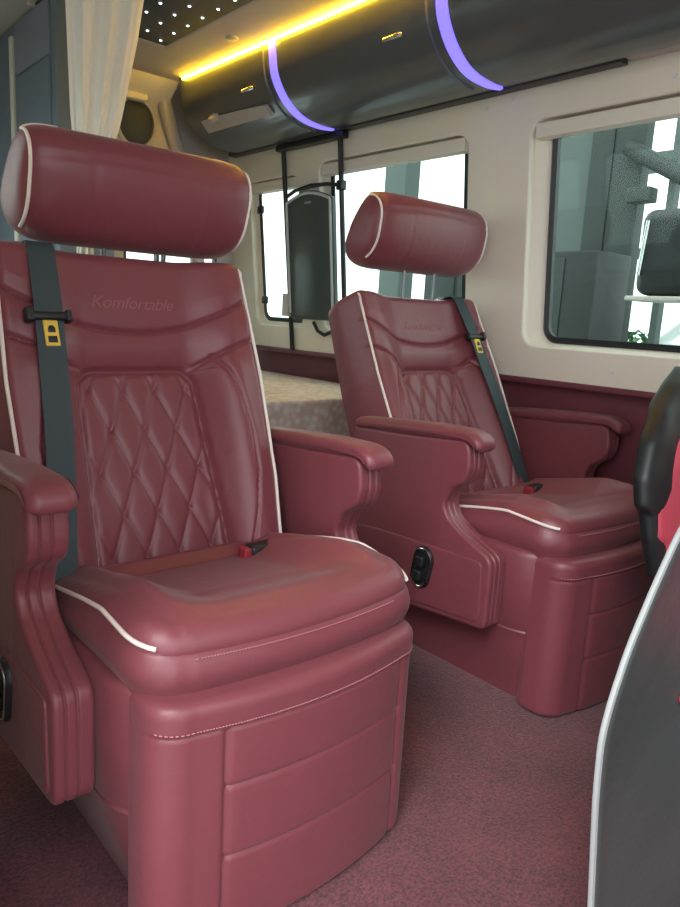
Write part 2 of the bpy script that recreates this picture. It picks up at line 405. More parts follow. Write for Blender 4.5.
def make_seat():
    SX, SY = .64, 1.15
    root = thing('captain_seat', (SX, SY, FLOOR), '', 'seat')
    O = (0, SY, FLOOR)                # part coordinates: x from the seat's middle, y and z as in the cabin
    def P(m, name, mat, parent=root, smooth=True):
        o = m.build(name, mat, None, smooth, off=O if parent is root else O); o.parent = parent
        return o
    # --- base shell
    base = rrect_ring(.275, .80, 1.36, .11, 12, .03)
    m = MB(); rings = []
    for z, ins in ((.131, .055), (.15, .052), (.22, .030), (.295, .008), (.318, .004), (.322, .001), (.326, .004), (.332, -.001), (.45, -.003), (.508, -.003), (.520, .001), (.525, .010)):
        rings.append([(x, y, z) for x, y in inset([list(p) for p in base], ins)])
    m.loft(rings); b = P(m, 'base', LEATHER)
    m = MB(); m.box(-.17, .17, .90, 1.30, .13, .145, .004); P(m, 'floor_plate', BLACKP)
    # --- footrest
    fx = -.008; ring0 = rrect_ring(.250, .745, .875, .055, 12, .040, 90, 10, .02); FZ0, FZ1 = .134, .522
    m = MB(); rings = []; NZ = 120
    zs = [FZ0 + (FZ1 - FZ0) * k / NZ for k in range(NZ + 1)]
    for z in zs:
        t = (z - FZ0) / (FZ1 - FZ0); ins = 0
        if z > FZ1 - .020: q = (z - (FZ1 - .020)) / .020; ins = .018 * (1 - math.sqrt(max(0, 1 - q * q)))
        if z < FZ0 + .015: q = (FZ0 + .015 - z) / .015; ins = .012 * (1 - math.sqrt(max(0, 1 - q * q)))
        base_r = inset([list(p) for p in ring0], ins); ring = []
        for (x, y) in base_r:
            d = 0
            front = y < .84
            if front:
                if z > FZ1 - .046: d -= .004
                d += groove(z - (FZ1 - .046), .0035, .004)
                if abs(x + .155) < .03 or abs(x - .19) < .04:
                    if z < FZ1 - .049: d += groove(x + .150, .004, .005) + groove(x - .196, .004, .005)
                if -.150 < x < .196:
                    for zz in (.383, .270): d += groove(z - zz, .0035, .004)
                    if z < FZ1 - .049: d -= .0018 * (abs(math.sin(PI * (z - .262) / .113)) ** .5) * min(1, (x + .150) / .02, (.196 - x) / .02)
            ring.append((x + fx, y + d, z))
        rings.append(ring)
    m.loft(rings)
    f = P(m, 'footrest', LEATHER)
    # stitched dashes along the footrest lip
    m = MB()
    pts = [p for p in inset([list(p) for p in ring0], -.0005) if p[1] < .82]
    pts.sort(key=lambda p: p[0]); pts = [p for p in pts if p[1] < .80]
    for i in range(0, len(pts) - 1, 1):
        a, c = pts[i], pts[i + 1]
        if math.dist(a, c) < .0015: continue
        m.tube([(a[0] + fx, a[1] - .0035, FZ1 - .040), (lerp(a[0], c[0], .6) + fx, lerp(a[1], c[1], .6) - .0035, FZ1 - .040)], .0009, 5)
    s_ = P(m, 'stitching', STITCH, f)
    # --- seat cushion
    cr = rrect_ring(.258, .782, 1.24, .075, 12, .028, 160, 40, .03); R = .034
    def ztop(x, y): return .618 - .20 * max(0, y - .95) - .10 * max(0, .86 - y) + .006 * math.exp(-((y - 1.0) / .13) ** 2) * sstep(.1, .22, abs(x)) + .012 * math.sin(min(1, abs(x) / .26) * PI) * 0 
    def crown(x, y):
        ax = abs(x)
        return -.030 * (1 - sstep(.10, .20, ax)) * sstep(.82, .95, y) + .006 + .010 * math.exp(-((ax - .205) / .03) ** 2) * sstep(.80, .9, y)
    rings = []; B0 = .502
    for k in range(6): 
        q = k / 5; ins = .02 * (1 - math.sin(PI / 2 * q)); rings.append([(x, y, B0 + .02 * (1 - math.cos(PI / 2 * q))) for x, y in inset([list(p) for p in cr], ins)])
    for k in range(1, 26):
        t = k / 25; ring = []
        for x, y in inset([list(p) for p in cr], -.010 * math.sin(PI * t)):
            zt = ztop(x, y) - R; z = lerp(B0 + .02, zt, t); d = 0
            if y < .84: d = groove(z - (zt + .004), .004, .004)
            side = 0
            if y < .87: d += groove(abs(x) - .205, .0035, .004)
            ring.append((x * (1 - side / .25), y + d, z))
        rings.append(ring)
    for k in range(1, 13):
        a = PI / 2 * k / 12; ring = []
        for x, y in inset([list(p) for p in cr], R * (1 - math.cos(a))):
            gg = groove(abs(x) - .205, .0035, .004) if y < .9 else 0
            ring.append((x, y + gg * math.cos(a), ztop(x, y) - R + R * math.sin(a) - gg * math.sin(a)))
        rings.append(ring)
    inner = inset([list(p) for p in cr], R); cx, cy = 0, 1.0
    for k in range(1, 41):
        t = k / 40; ring = []
        for x, y in inner:
            X = lerp(x, cx, t * .999); Y = lerp(y, cy, t * .999)
            w = min(1, k / 6)
            g = groove(abs(X) - (.205 - .25 * max(0, Y - .9) ** 1.5), .005, .004) * (1 if Y > .79 else 0) * w
            ring.append((X, Y, ztop(X, Y) + crown(X, Y) * w - g))
        rings.append(ring)
    m = MB(); m.loft(rings); cu = P(m, 'seat_cushion', LEATHER)
    nr = len(cr)
    for s in (-1, 1):
        side = [(k, p) for k, p in enumerate(cr) if (p[0] * s > 0) and p[1] < 1.215 and (abs(p[0]) > .2) and not (p[1] > 1.1 and abs(p[0]) < .25)]
        side.sort(key=lambda q: -q[1][1] - (0 if abs(q[1][0]) > .25 else -.0))
        side = [q for q in side if abs(q[1][0]) > (.236 if s < 0 else .238)]
        pts = []
        for i_, (k, p) in enumerate(side):
            t = i_ / (len(side) - 1); a = math.radians(lerp(44, 14, t) if s < 0 else lerp(62, 8, sstep(.5, 1, t)))
            ins_r = inset([list(q) for q in cr], R * (1 - math.cos(a)) - .0025 * math.cos(a)); q = ins_r[k]
            pts.append((q[0], q[1], ztop(q[0], q[1]) - R + (R + .0025) * math.sin(a)))
        m = MB(); m.tube(pts, .0036, 8); p = P(m, 'piping', PIPE, cu); p['label'] = 'cream white piping'
    m = MB(); fr = sorted([p for p in inset([list(p) for p in cr], -.006) if p[1] < .815 and abs(p[0]) < .20][::2])
    for i in range(len(fr) - 1):
        a, c = fr[i], fr[i + 1]
        if math.dist(a, c) < .0015: continue
        z = ztop(0, a[1]) - R - .004
        m.tube([(a[0], a[1] + .001, z), (lerp(a[0], c[0], .6), lerp(a[1], c[1], .6) + .001, z)], .0009, 5)
    P(m, 'stitching', STITCH, cu)
    # --- armrests
    prof = [(1.42, .742), (1.2, .752), (1.03, .765), (1.014, .752), (1.008, .70), (1.020, .665), (1.062, .640), (1.080, .600), (1.062, .568), (1.01, .538), (.932, .506), (.922, .496), (.920, .46), (.922, .336), (.930, .326), (1.1, .312), (1.36, .285), (1.43, .285)]
    prof = smooth2(resample(prof, .006), 5)
    pad = [(1.42, .735), (1.2, .748), (1.02, .762), (1.0, .745), (.984, .740), (.976, .760), (.988, .780), (1.02, .791), (1.12, .790), (1.25, .782), (1.42, .768)]
    pad = smooth2(resample(pad, .006), 6)
    for s in (-1, 1):
        xi, xo = .284, .346; W = xo - xi; off = .006
        st = []
        for k in range(0, 81):
            t = k / 80; x = xi + W * t; d = 0
            e = min(t, 1 - t) * W; R2 = .009
            if e < R2: d = R2 * (1 - math.sqrt(max(0, 1 - ((R2 - e) / R2) ** 2)))
            for g in (.42, .70): d += .0035 * math.exp(-((t - g) * W / .0022) ** 2)
            st.append((s * x + off, d))
        a = P(sweep_x(prof, st), 'armrest', LEATHER)
        st = []
        for k in range(0, 33):
            t = k / 32; a0 = xi - .006; a1 = xo + .008; R2 = .022; x = lerp(a0, a1, .5 - .5 * math.cos(PI * t)); e = min(x - a0, a1 - x); d = R2 * (1 - math.sqrt(max(0, 1 - ((R2 - e) / R2) ** 2))) if e < R2 else 0
            st.append((s * x + off, d * .95))
        P(sweep_x(pad, st), 'armrest_pad', LEATHER, a)
        # flat trim panel on the outside of the arm
        pp = smooth2(resample([(.938, .342), (1.1, .328), (1.36, .303), (1.385, .31), (1.385, .475), (1.2, .484), (.944, .490)], .008), 3)
        P(sweep_x(pp, [(s * (xo - .004) + off, 0), (s * (xo + .002) + off, 0), (s * (xo + .004) + off, .0015), (s * (xo + .0045) + off, .004)]), 'side_panel', LEATHER, a)
    # --- recliner switch on the left flank
    xs = -.346 + .006 - .005
    sw = []
    n = 16
    def stadium(hy, hz, tilt):
        out = []
        for k in range(n * 2):
            a = 2 * PI * k / (n * 2); y = hy * math.cos(a); z = (hz - hy) * (1 if math.sin(a) >= 0 else -1) + hy * math.sin(a)
            out.append((1.125 + y * math.cos(tilt) - z * math.sin(tilt), .425 + y * math.sin(tilt) + z * math.cos(tilt)))
        return out
    stp = lambda hy, hz: stadium(hy, hz, .18)
    m = MB(); m.loft([[(xs - d, a, b) for a, b in stp(hy, hz)] for d, hy, hz in ((-.01, .032, .056), (.005, .032, .056), (.009, .028, .052), (.006, .026, .050))]); sw = P(m, 'recliner_switch', BLACKP); sw['label'] = 'black oval recliner switch'
    m = MB(); m.tube([(xs - .0085, a, b) for a, b in stp(.0265, .0505)], .0022, 6, True); P(m, 'bezel', CHROME, sw)
    for dz in (-.02, .018):
        m = MB(); m.box(xs - .022, xs - .004, 1.112 - dz * .18, 1.138 - dz * .18, .425 + dz - .014, .425 + dz + .014, .005); P(m, 'button', BLACKP, sw)
    # --- buckle at the rear right of the cushion
    m = MB(); m.box(.120, .195, 1.125, 1.160, .550, .580, .007); bk = P(m, 'belt_buckle', BLACKP)
    m = MB(); m.box(.104, .1215, 1.128, 1.157, .553, .577, .004); P(m, 'release_button', REDB, bk)
    # --- backrest, headrest
    br = make_backrest(root); br.location = (-.012, 1.165 - SY, .5 - FLOOR); br.rotation_euler = (-math.radians(20.3), 0, 0)
    hr = make_headrest(root); hr.location = (.026, 1.447 - SY, 1.247 - FLOOR); hr.rotation_euler = (math.radians(4), 0, 0)
    return root
seat1 = make_seat()
seat1['label'] = 'burgundy leather captain seat nearest, with diamond quilting and belt at the picture-left shoulder'
seat1['group'] = 'captain seats'
seat2 = copy_tree(seat1)
seat2.location = (1.645, 1.185, FLOOR)
seat2['label'] = 'burgundy leather captain seat beside the right wall, under the window pillar'
for c in seat2.children:
    if c.name.startswith('backrest'):
        c.rotation_euler = (-math.radians(27.3), 0, 0); c.location.x = -.012; c.location.y += .045; c.location.z += .010
        for g in c.children:
            if g.name.startswith(('seat_belt', 'belt_', 'tongue')): g.scale = (-1, 1, 1)
    if c.name.startswith('headrest'):
        c.location = (-.002, 1.575 - 1.185, 1.283 - FLOOR); c.rotation_euler = (-math.radians(4), 0, 0)
    if c.name.startswith('belt_buckle'): c.location.x -= .0

# ================================================================== SHELL
K = .1
def wx(z): return 2.0 - (z - .87) * K
m = MB(); m.box(.18, 2.12, -.7, 3.2, .08, .13); struct(m.build('floor', CARPET, None, False))
m = MB(); m.box(.12, 2.1, -.7, 3.2, 1.985, 2.03); struct(m.build('ceiling', CEIL, None, False))
v, f = plate([(.74, .08), (3.2, .08), (3.2, 2.0), (.74, 2.0)], [rr(1.50, 2.30, .98, 1.64, .05), rr(2.42, 3.05, .98, 1.64, .05)], .05, .004)
struct(link('wall_left', [(.15 + c, a, b) for a, b, c in v], f, CREAM, None, True))
for n_, (a_, b_) in ((5, (1.50, 2.30)), (6, (2.42, 3.05))):
    r_ = bpy.data.objects.new('window_%d' % n_, None); COL.objects.link(r_); r_.location = (.15, (a_ + b_) / 2, .98); struct(r_)
    G_ = rr(a_, b_, .98, 1.64, .05); g_ = rr(a_ + .02, b_ - .02, 1.0, 1.62, .04)
    m = MB(); m.loft([[(.14, a, b) for a, b in G_], [(.14, a, b) for a, b in g_], [(.16, a, b) for a, b in g_], [(.16, a, b) for a, b in G_]], False, False, True); m.build('gasket', BLACKP, r_)
    m = MB(); m.loft([[(.148, a, b) for a, b in g_], [(.151, a, b) for a, b in g_]]); m.build('pane', GLASS, r_, False)
m = MB(); m.box(2.045, 2.09, -.7, 3.2, .13, .865); struct(m.build('wall_right', WINE, None, False))
m = MB(); m.box(1.99, 2.05, -.7, 3.2, .852, .872, .006); struct(m.build('trim_1', WINE, None))
m = MB(); m.box(.95, 2.1, -.75, -.70, .08, 2.0); m.box(.12, .95, -.75, -.70, .08, 1.0); struct(m.build('front_light_block', GREYBEIGE, None, False))  # added unseen blocker: keeps front daylight off the wall-side seat
W3 = (.30, 1.426, .968, 1.655); W2 = (1.662, 2.465, .968, 1.655); W1 = (2.600, 2.985, .968, 1.625)
def wall_panel(y0, y1, holes, name):
    v, f = plate([(y0, .866), (y1, .866), (y1, 1.86), (y0, 1.86)], [rr(*h, .055) for h in holes], .014, .006)
    o = link(name, [(wx(b) + .013 + c, a, b) for a, b, c in v], f, CREAM, None, True); struct(o); return o
p3 = wall_panel(-.7, 1.5425, [W3], 'wall_right_upper')
p2 = wall_panel(1.5465, 3.15, [W2, W1], 'wall_right_upper')
m = MB(); m.box(2.045, 2.06, -.7, 3.2, .865, .96); m.box(1.97, 2.06, -.7, 3.2, 1.68, 2.0)
struct(m.build('wall_right_outer', CARW, None, False))
for (y, z, p) in ((1.592, 1.713, p2), (1.492, 1.722, p3), (.985, 1.69, p3), (1.10, .915, p3), (1.50, .915, p3), (1.60, .93, p2)):
    m = MB(); m.disc((wx(z) - .001, y, z), (-1, 0, -.1), .006, .003, 12); m.build('screw_cap', WHITEP, p)
# windows: reveal, gasket, pane, blind
def window(n, W, gl, latches=(), q=1.):
    y0, y1, z0, z1 = W; g0, g1, h0, h1 = gl
    root = bpy.data.objects.new('window_%d' % n, None); COL.objects.link(root); root.location = (wx(z0), (y0 + y1) / 2, z0); struct(root)
    A = rr(y0, y1, z0, z1, .055, 10); A2 = rr(y0 - .01, y1 + .01, z0 - .01, z1 + .01, .06, 10); B = rr(g0 - .006, g1 + .006, h0 - .006, h1 + .006, .05, 10)
    def rg(L, d): return [(wx(b) + d, a, b) for a, b in L]
    m = MB(); mid = [(lerp(a[0], b[0], .35), lerp(a[1], b[1], .35)) for a, b in zip(A, B)]; m2 = [(lerp(a[0], b[0], .8), lerp(a[1], b[1], .8)) for a, b in zip(A, B)]
    m.loft([rg(A2, .018), rg(A, .022), rg(mid, .022 + .008 * q), rg(m2, .022 + .022 * q), rg(B, .022 + .036 * q), rg(B, .026 + .044 * q), rg(A2, .026 + .044 * q)], False, False)
    m.build('window_frame', CREAM, root)
    m = MB(); m.tube([(wx(b) + .012, a, b) for a, b in rr(y0 - .001, y1 + .001, z0 - .001, z1 + .001, .056, 10)], .0022, 6, True); m.build('shadow_gap', RAIL, root)
    m = MB(); gk = rr(g0, g1, h0, h1, .045, 10); m.loft([rg(rr(g0 - .008, g1 + .008, h0 - .008, h1 + .008, .05, 10), .022 + .031 * q), rg(gk, .022 + .024 * q), rg(rr(g0 + .012, g1 - .012, h0 + .012, h1 - .012, .035, 10), .022 + .030 * q), rg(rr(g0 + .012, g1 - .012, h0 + .012, h1 - .012, .035, 10), .022 + .046 * q), rg(rr(g0 - .008, g1 + .008, h0 - .008, h1 + .008, .05, 10), .022 + .046 * q)], False, False, True)
    m.build('gasket', BLACKP, root)
    m = MB(); G = rr(g0 - .004, g1 + .004, h0 - .004, h1 + .004, .045, 10); m.loft([rg(G, .022 + .038 * q), rg(G, .022 + .042 * q)]); m.build('pane', GLASS, root, False)
    for (ly, lz) in latches:
        m = MB(); m.box(wx(lz) + .012, wx(lz) + .03, ly - .018, ly + .022, lz - .018, lz + .018, .007); m.build('latch', BLACKP, root)
    return root
w3 = window(3, W3, (.34, 1.370, .995, 1.64))
w2 = window(2, W2, (1.70, 2.42, 1.0, 1.64), (), .5)
w1 = window(1, W1, (2.62, 2.945, 1.0, 1.60), ((2.925, 1.50), (2.925, 1.09)), .3)
for w, y0, y1, zt in ((w3, .312, 1.414, 1.645), (w2, 1.674, 2.453, 1.645), (w1, 2.612, 2.973, 1.618)):
    m = MB()
    m.loft([[(wx(zt) + a, y, zt + b) for a, b in ((.004, -.006), (.002, -.016), (.006, -.026), (.003, -.034), (.008, -.046), (.04, -.048), (.045, -.004))] for y in (y0 + .01, y1 - .01)])
    o = m.build('blind_cassette', CREAM, w); o['label'] = 'beige roller blind cassette'

# ================================================================== OVERHEAD LOCKERS
sec = [(1.558, 1.985), (1.563, 1.974), (1.568, 1.93), (1.578, 1.875), (1.602, 1.83), (1.635, 1.793), (1.68, 1.762), (1.73, 1.745), (1.79, 1.738), (1.835, 1.738), (1.864, 1.742)]
secs = [(p.x, p.y) for p in catmull([(a, b, 0) for a, b in sec], 5)]
def locker(y0, y1, label):
    root = thing('overhead_locker', (1.73, (y0 + y1) / 2, 1.745), label, 'locker', 'overhead lockers')
    n = len(secs)
    def off(d):
        out = []
        for i, p in enumerate(secs):
            a, c = secs[max(0, i - 1)], secs[min(n - 1, i + 1)]; tx, tz = c[0] - a[0], c[1] - a[1]; L = math.hypot(tx, tz)
            out.append((p[0] + tz / L * d, p[1] - tx / L * d))
        return out
    F = off(0)
    back = [(1.866, 1.76), (1.87, 1.98), (1.60, 1.983)]
    m = MB(); m.loft([[(x, y, z) for x, z in F + back] for y in (y0 + .001, y1 - .001)]); m.build('body', CAB, root)
    # raised door with softened edges
    D = off(.006); i0, i1 = 5, n - 9
    m = MB(); rings = []
    for y, d in ((y0 + .030, 0), (y0 + .034, 1), (y1 - .034, 1), (y1 - .030, 0)):
        top = [lerp(F[i][0], D[i][0], d) for i in range(i0, i1)], [lerp(F[i][1], D[i][1], d) for i in range(i0, i1)]
        bot = off(-.003)
        rings.append([(x, y, z) for x, z in zip(*top)] + [(bot[i][0], y, bot[i][1]) for i in range(i1 - 1, i0 - 1, -1)])
    m.loft(rings); dr = m.build('door', CAB, root)
    # small chrome bar on the door
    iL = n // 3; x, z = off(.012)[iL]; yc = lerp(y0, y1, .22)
    m = MB(); m.box(x - .008, x + .006, yc - .04, yc + .04, z - .006, z + .006, .004); m.box(x - .010, x - .004, yc - .032, yc - .010, z - .004, z + .004, .001); m.build('chrome_bar', CHROME, dr)
    return root
locker(2.322, 2.985, 'dark glossy overhead locker farthest back, at the rear pillar')
locker(1.522, 2.278, 'dark glossy overhead locker between the two violet light arcs')
locker(.722, 1.478, 'dark glossy overhead locker in the top right corner, in front of the nearer violet arc')
locker(-.08, .70, 'dark glossy overhead locker nearest the windscreen, past the top right corner')
# violet arcs
def arc(y, label):
    n = len(secs); m = MB(); rings = []
    for i in range(2, n - 1):
        a, c = secs[max(0, i - 1)], secs[min(n - 1, i + 1)]; tx, tz = c[0] - a[0], c[1] - a[1]; L = math.hypot(tx, tz); nx, nz = tz / L, -tx / L
        p = secs[i]; t = (i - 2) / (n - 4); w = .018 * (1 - .45 * sstep(.7, 1, t))
        rings.append([(p[0] - nx * .010, y - w, p[1] - nz * .010), (p[0] + nx * .004, y - w, p[1] + nz * .004), (p[0] + nx * .006, y, p[1] + nz * .006), (p[0] + nx * .004, y + w, p[1] + nz * .004), (p[0] - nx * .010, y + w, p[1] - nz * .010)])
    m.loft(rings); o = m.build('light_arc', VIO, None); tag(o, label, 'light', 'violet light arcs'); return o
arc(2.30, 'curved violet light strip farther back, meeting the end of the yellow lights')
arc(1.50, 'curved violet light strip nearer the camera, over the wall seam')
# dark rail under the lockers
m = MB(); m.box(1.868, 1.908, 1.115, 3.08, 1.738, 1.80, .003); tag(m.build('mounting_rail', RAIL, None), 'long dark rail under the overhead lockers along the wall top', 'rail')
m = MB(); m.box(1.868, 1.908, -.3, 1.105, 1.745, 1.80, .003); struct(m.build('trim_2', GREYBEIGE, None))
# tapered grey wedge modelled in place of a reflection on the glossy far locker
root = thing('reflection_wedge', (1.66, 2.6, 1.75), 'tapered light grey wedge standing in for a reflection on the rearmost overhead locker', 'reflection')
m = MB(); m.loft([[(1.652 - .0, y, 1.772), (1.640, y, 1.762 + h * .2), (1.606 - h * .2, y, 1.79 + h), (1.622, y, 1.80 + h)] for y, h in ((2.40, .0), (2.44, .004), (2.62, .012), (2.74, .016), (2.86, .016), (2.865, .012))]); m.build('housing', GREYBEIGE, root)  # wedge body of the reflection stand-in, not a real housing
m = MB(); m.disc((1.612, 2.76, 1.80), (-.6, 0, .5), .028, .02, 20); m.build('reflection_bump', GREYBEIGE, root)
m = MB(); m.disc((1.606, 2.755, 1.812), (-.6, -.3, .5), .012, .008, 14); m.build('reflection_spot', WHITEP, root)

# yellow LED strip
strip = thing('led_strip', (1.548, 2.25, 1.984), 'glowing yellow strip of little lights along the ceiling edge over the lockers', 'light')
m = MB(); m.box(1.535, 1.556, .55, 2.93, 1.977, 1.985, .002); m.build('strip_base', YELB, strip)
bead0 = None; k = 0; y = 2.925
bm_ = MB(); bm_.loft([[(r * math.cos(2 * PI * q / 10), r * math.sin(2 * PI * q / 10) * 1.1, z) for q in range(10)] for r, z in ((.0075, .004), (.0078, 0), (.0065, -.006), (.003, -.010))])
for k in range(64):
    if bead0 is None: bead0 = bm_.build('led_bead', YEL, None, off=(0, 0, 0)); bead0.parent = strip; o = bead0
    else: o = bead0.copy(); COL.objects.link(o); o.parent = strip
    o.location = (.002, 2.925 - k * .0235 - 2.25, 1.976 - 1.984)

# star panel
sp = thing('star_ceiling_light', (1.11, 1.6, 1.984), 'dark ceiling panel dotted with tiny white star lights', 'light')
m = MB(); m.box(.86, 1.325, .7, 2.64, 1.974, 1.986, .003); m.build('panel', STARP, sp)
s0 = None; cnt = 0
for i in range(17):
    for j in range(6):
        if cnt >= 98: break
        x = 1.285 - j * .075 ; y = 2.60 - i * .10 - (.05 if j % 2 else 0)
        if s0 is None:
            mm = MB(); mm.disc((0, 0, 0), (0, 0, -1), .0045, .002, 10); s0 = mm.build('star_light', STAR, None, off=(0, 0, 0)); s0.parent = sp; o = s0
        else: o = s0.copy(); COL.objects.link(o); o.parent = sp
        o.location = (x - 1.11, y - 1.6, 1.974 - 1.984); cnt += 1
m = MB(); m.box(1.325, 1.345, .7, 2.66, 1.972, 1.986, .003); m.box(.84, 1.345, 2.64, 2.66, 1.972, 1.986, .003); struct(m.build('trim_3', CEIL, None))
m = MB(); m.disc((1.46, 2.40, 1.985), (0, 0, -1), .022, .008, 20); tag(m.build('ceiling_button', GREYBEIGE, None), 'small round beige fitting on the ceiling beside the yellow lights', 'fitting')

# ================================================================== REAR
v, f = plate([(.15, .13), (2.0, .13), (2.0, 2.0), (.15, 2.0)], [rr(1.385, 1.86, .93, 1.30, .03)], .03, .004)
struct(link('wall_rear', [(a, 3.17 + c, b) for a, b, c in v], f, GREYBEIGE, None, True))
root = bpy.data.objects.new('window_4', None); COL.objects.link(root); root.location = (1.55, 3.17, .93); struct(root)
m = MB(); G = rr(1.385, 1.86, .93, 1.30, .03); g2 = rr(1.395, 1.85, .95, 1.28, .02); m.loft([[(a, 3.15, b) for a, b in G], [(a, 3.145, b) for a, b in g2], [(a, 3.18, b) for a, b in g2]], False, False); m.build('gasket', BLACKP, root)
m = MB(); m.loft([[(a, 3.172, b) for a, b in g2], [(a, 3.176, b) for a, b in g2]]); m.build('pane', GLASS, root, False)
m = MB(); m.box(1.545, 1.556, 3.15, 3.185, .93, 1.30); m.build('window_bar', BLACKP, root)
# header lit by the yellow strip
m = MB(); m.loft([[(x, 3.155, 1.985), (x, 3.02, 1.985), (x, 3.04, 1.965), (x, 3.10, 1.925), (x, 3.155, 1.90)] for x in (1.06, 1.58)]); struct(m.build('trim_4', CREAM, None))
# corner pillar, curved
m = MB(); rings = []
for k in range(25):
    t = k / 24; z = lerp(1.95, .87, t); xc = interp([(0, 1.56), (.12, 1.60), (.3, 1.68), (.6, 1.74), (1, 1.78)], t)
    rings.append([(xc + math.cos(a) * .035, 3.135 + math.sin(a) * .03, z) for a in [2 * PI * q / 14 for q in range(14)]])
m.loft(rings); struct(m.build('trim_5', GREYBEIGE, None))
# round speaker
sp = thing('rear_speaker', (1.44, 3.155, 1.80), 'round dark speaker set into the rear wall to the right of the curtain', 'speaker')
def oval(cx, cz, rx, rz, y, n=40): return [(cx + rx * math.cos(2 * PI * q / n), y, cz + rz * math.sin(2 * PI * q / n)) for q in range(n)]
m = MB(); m.loft([oval(1.44, 1.81, .098, .112, 3.16), oval(1.44, 1.81, .096, .110, 3.14), oval(1.44, 1.81, .082, .096, 3.135), oval(1.44, 1.81, .080, .094, 3.15)], False, False); m.build('surround', GREYBEIGE, sp)
m = MB(); m.loft([oval(1.44, 1.81, .084, .098, 3.15), oval(1.44, 1.81, .07, .084, 3.138), oval(1.44, 1.81, .02, .024, 3.128)]); m.build('grille', SPK, sp)
m = MB(); m.box(1.375, 1.475, 3.10, 3.15, 1.895, 1.925, .008); tag(m.build('vent_cover', CREAM, None), 'small cream cap above the round rear speaker', 'cover')
# tall dark cabinet behind the curtain
wc = thing('storage_cabinet', (.95, 2.8, FLOOR), 'tall blue-grey cabinet at the rear left, behind the curtain', 'cabinet')
m = MB(); m.box(.86, 1.05, 2.46, 3.14, .13, 1.975, .006); m.build('body', DKBLUE, wc)
m = MB(); m.box(.852, .862, 2.50, 2.84, 1.80, 1.965, .004); m.build('door', DKBLUE2, wc)
m = MB(); m.box(.852, .862, 2.50, 2.84, 1.50, 1.792, .004); m.build('door', DKBLUE, wc)
m = MB(); m.box(.852, .862, 2.50, 2.84, .20, 1.492, .004); m.build('door', DKBLUE2, wc)
m = MB(); m.box(.848, .862, 2.865, 2.895, .20, 1.935, .003); o = m.build('edge_trim', CREAM, wc); o['label'] = 'pale vertical edge strip'
# curtain
m = MB(); rings = []
for i in range(60):
    t = i / 59; z = lerp(1.982, .62, t)
    xl = interp([(0, .872), (.3, .886), (.46, .905), (.55, .90), (1, .895)], t); xr = interp([(0, 1.145), (.12, 1.115), (.3, 1.055), (.46, .975), (.55, .955), (1, .975)], t)
    fr, bk = [], []
    for k in range(60):
        s = k / 59; A = .020 * (1 - .5 * sstep(0, .5, t)); yy = 2.405 + .6 * A * math.sin(s * 2 * PI * 3.2 + .4 * math.sin(t * 3)) + .004 * math.sin(s * 2 * PI * 8 + 2 + t)
        x = lerp(xl, xr, s); fr.append((x, yy, z)); bk.append((x, yy + .002, z))
    rings.append(fr + bk[::-1])
F_ = 2.21 / 2.405
rings = [[(x * F_, y - .195, z) for x, y, z in q] for q in rings]
m.loft(rings); cur = thing('curtain', (.90, 2.21, .62), 'cream pleated curtain tied narrow, hanging behind the nearest seat headrest', 'curtain'); m.build('cloth', CURT, cur)
m = MB(); m.tube([(.864 + .044 * math.cos(a), 2.21 + .026 * math.sin(a), 1.31) for a in [2 * PI * k / 20 for k in range(20)]], .010, 8, True); m.build('tie_band', CURT, cur)
m = MB(); m.tube([(.77, 2.21, 1.974), (1.09, 2.21, 1.974)], .006, 10); m.build('curtain_rail', RAIL, cur)

# table with cloth
tb = thing('rear_table', (1.57, 2.5, FLOOR), 'rear table standing under the lace cloth behind the seats', 'table')
m = MB(); m.box(1.22, 1.935, 1.915, 2.93, .715, .742, .006); m.build('tabletop', GREYBEIGE, tb)
for y in (2.1, 2.75):
    m = MB(); m.tube([(1.57, y, .13), (1.57, y, .72)], .03, 16); m.disc((1.57, y, .13), (0, 0, 1), .14, .02, 24); m.build('leg', BLACKP, tb)
m = MB(); ring = rrect_ring(.385, 1.885, 2.96, .02, 6, 0, 80, 60)
rings = []
for k in range(30):
    t = k / 29; z = .750 - .30 * t; rg = []
    for i, (x, y) in enumerate(inset([list(p) for p in ring], 0)):
        a = i * .37; w = .010 * t; dx = w * math.sin(a); rg.append((1.62 + x * (1 + dx * .6), y + (w * math.sin(a) if y < 1.95 else 0), z))
    rings.append(rg)
top = [[(1.575 + lerp(x, 0, q), lerp(y, 2.42, q), .7525) for x, y in ring] for q in (.999, .8, .5, .2, .03, .005)]
m.loft(rings[::-1] + top[::-1], False, True)
cl = m.build('tablecloth', LACE, None); tag(cl, 'cream lace tablecloth draped over the rear table between the two seats', 'tablecloth')

# black frame with folded board on the wall
SILV = simple('satin_silver', (.62, .66, .66), .35)
fr = thing('folding_board', (1.93, 2.49, .87), 'charcoal board with silver arched rim held between two thin black wall poles', 'board')
def wp(y, z, d): return (wx(z) - d, y, z)
for y in (2.676, 2.298):
    m = MB(); m.tube([wp(y, .868, .012), wp(y, 1.1, .014), wp(y, 1.4, .016), wp(y, 1.712, .018)], .0105, 10); m.build('pole', BLACKP, fr)
m = MB(); m.box(1.870, 1.905, 2.255, 2.70, 1.712, 1.736, .004); m.build('top_bracket', BLACKP, fr)
m = MB(); m.tube([wp(2.676, 1.525, .02), wp(2.60, 1.548, .022), wp(2.49, 1.560, .022), wp(2.38, 1.556, .022), wp(2.298, 1.545, .02)], .008, 8); m.box(wx(1.55) - .034, wx(1.55) - .004, 2.280, 2.312, 1.525, 1.562, .004); m.build('cross_bar', BLACKP, fr)
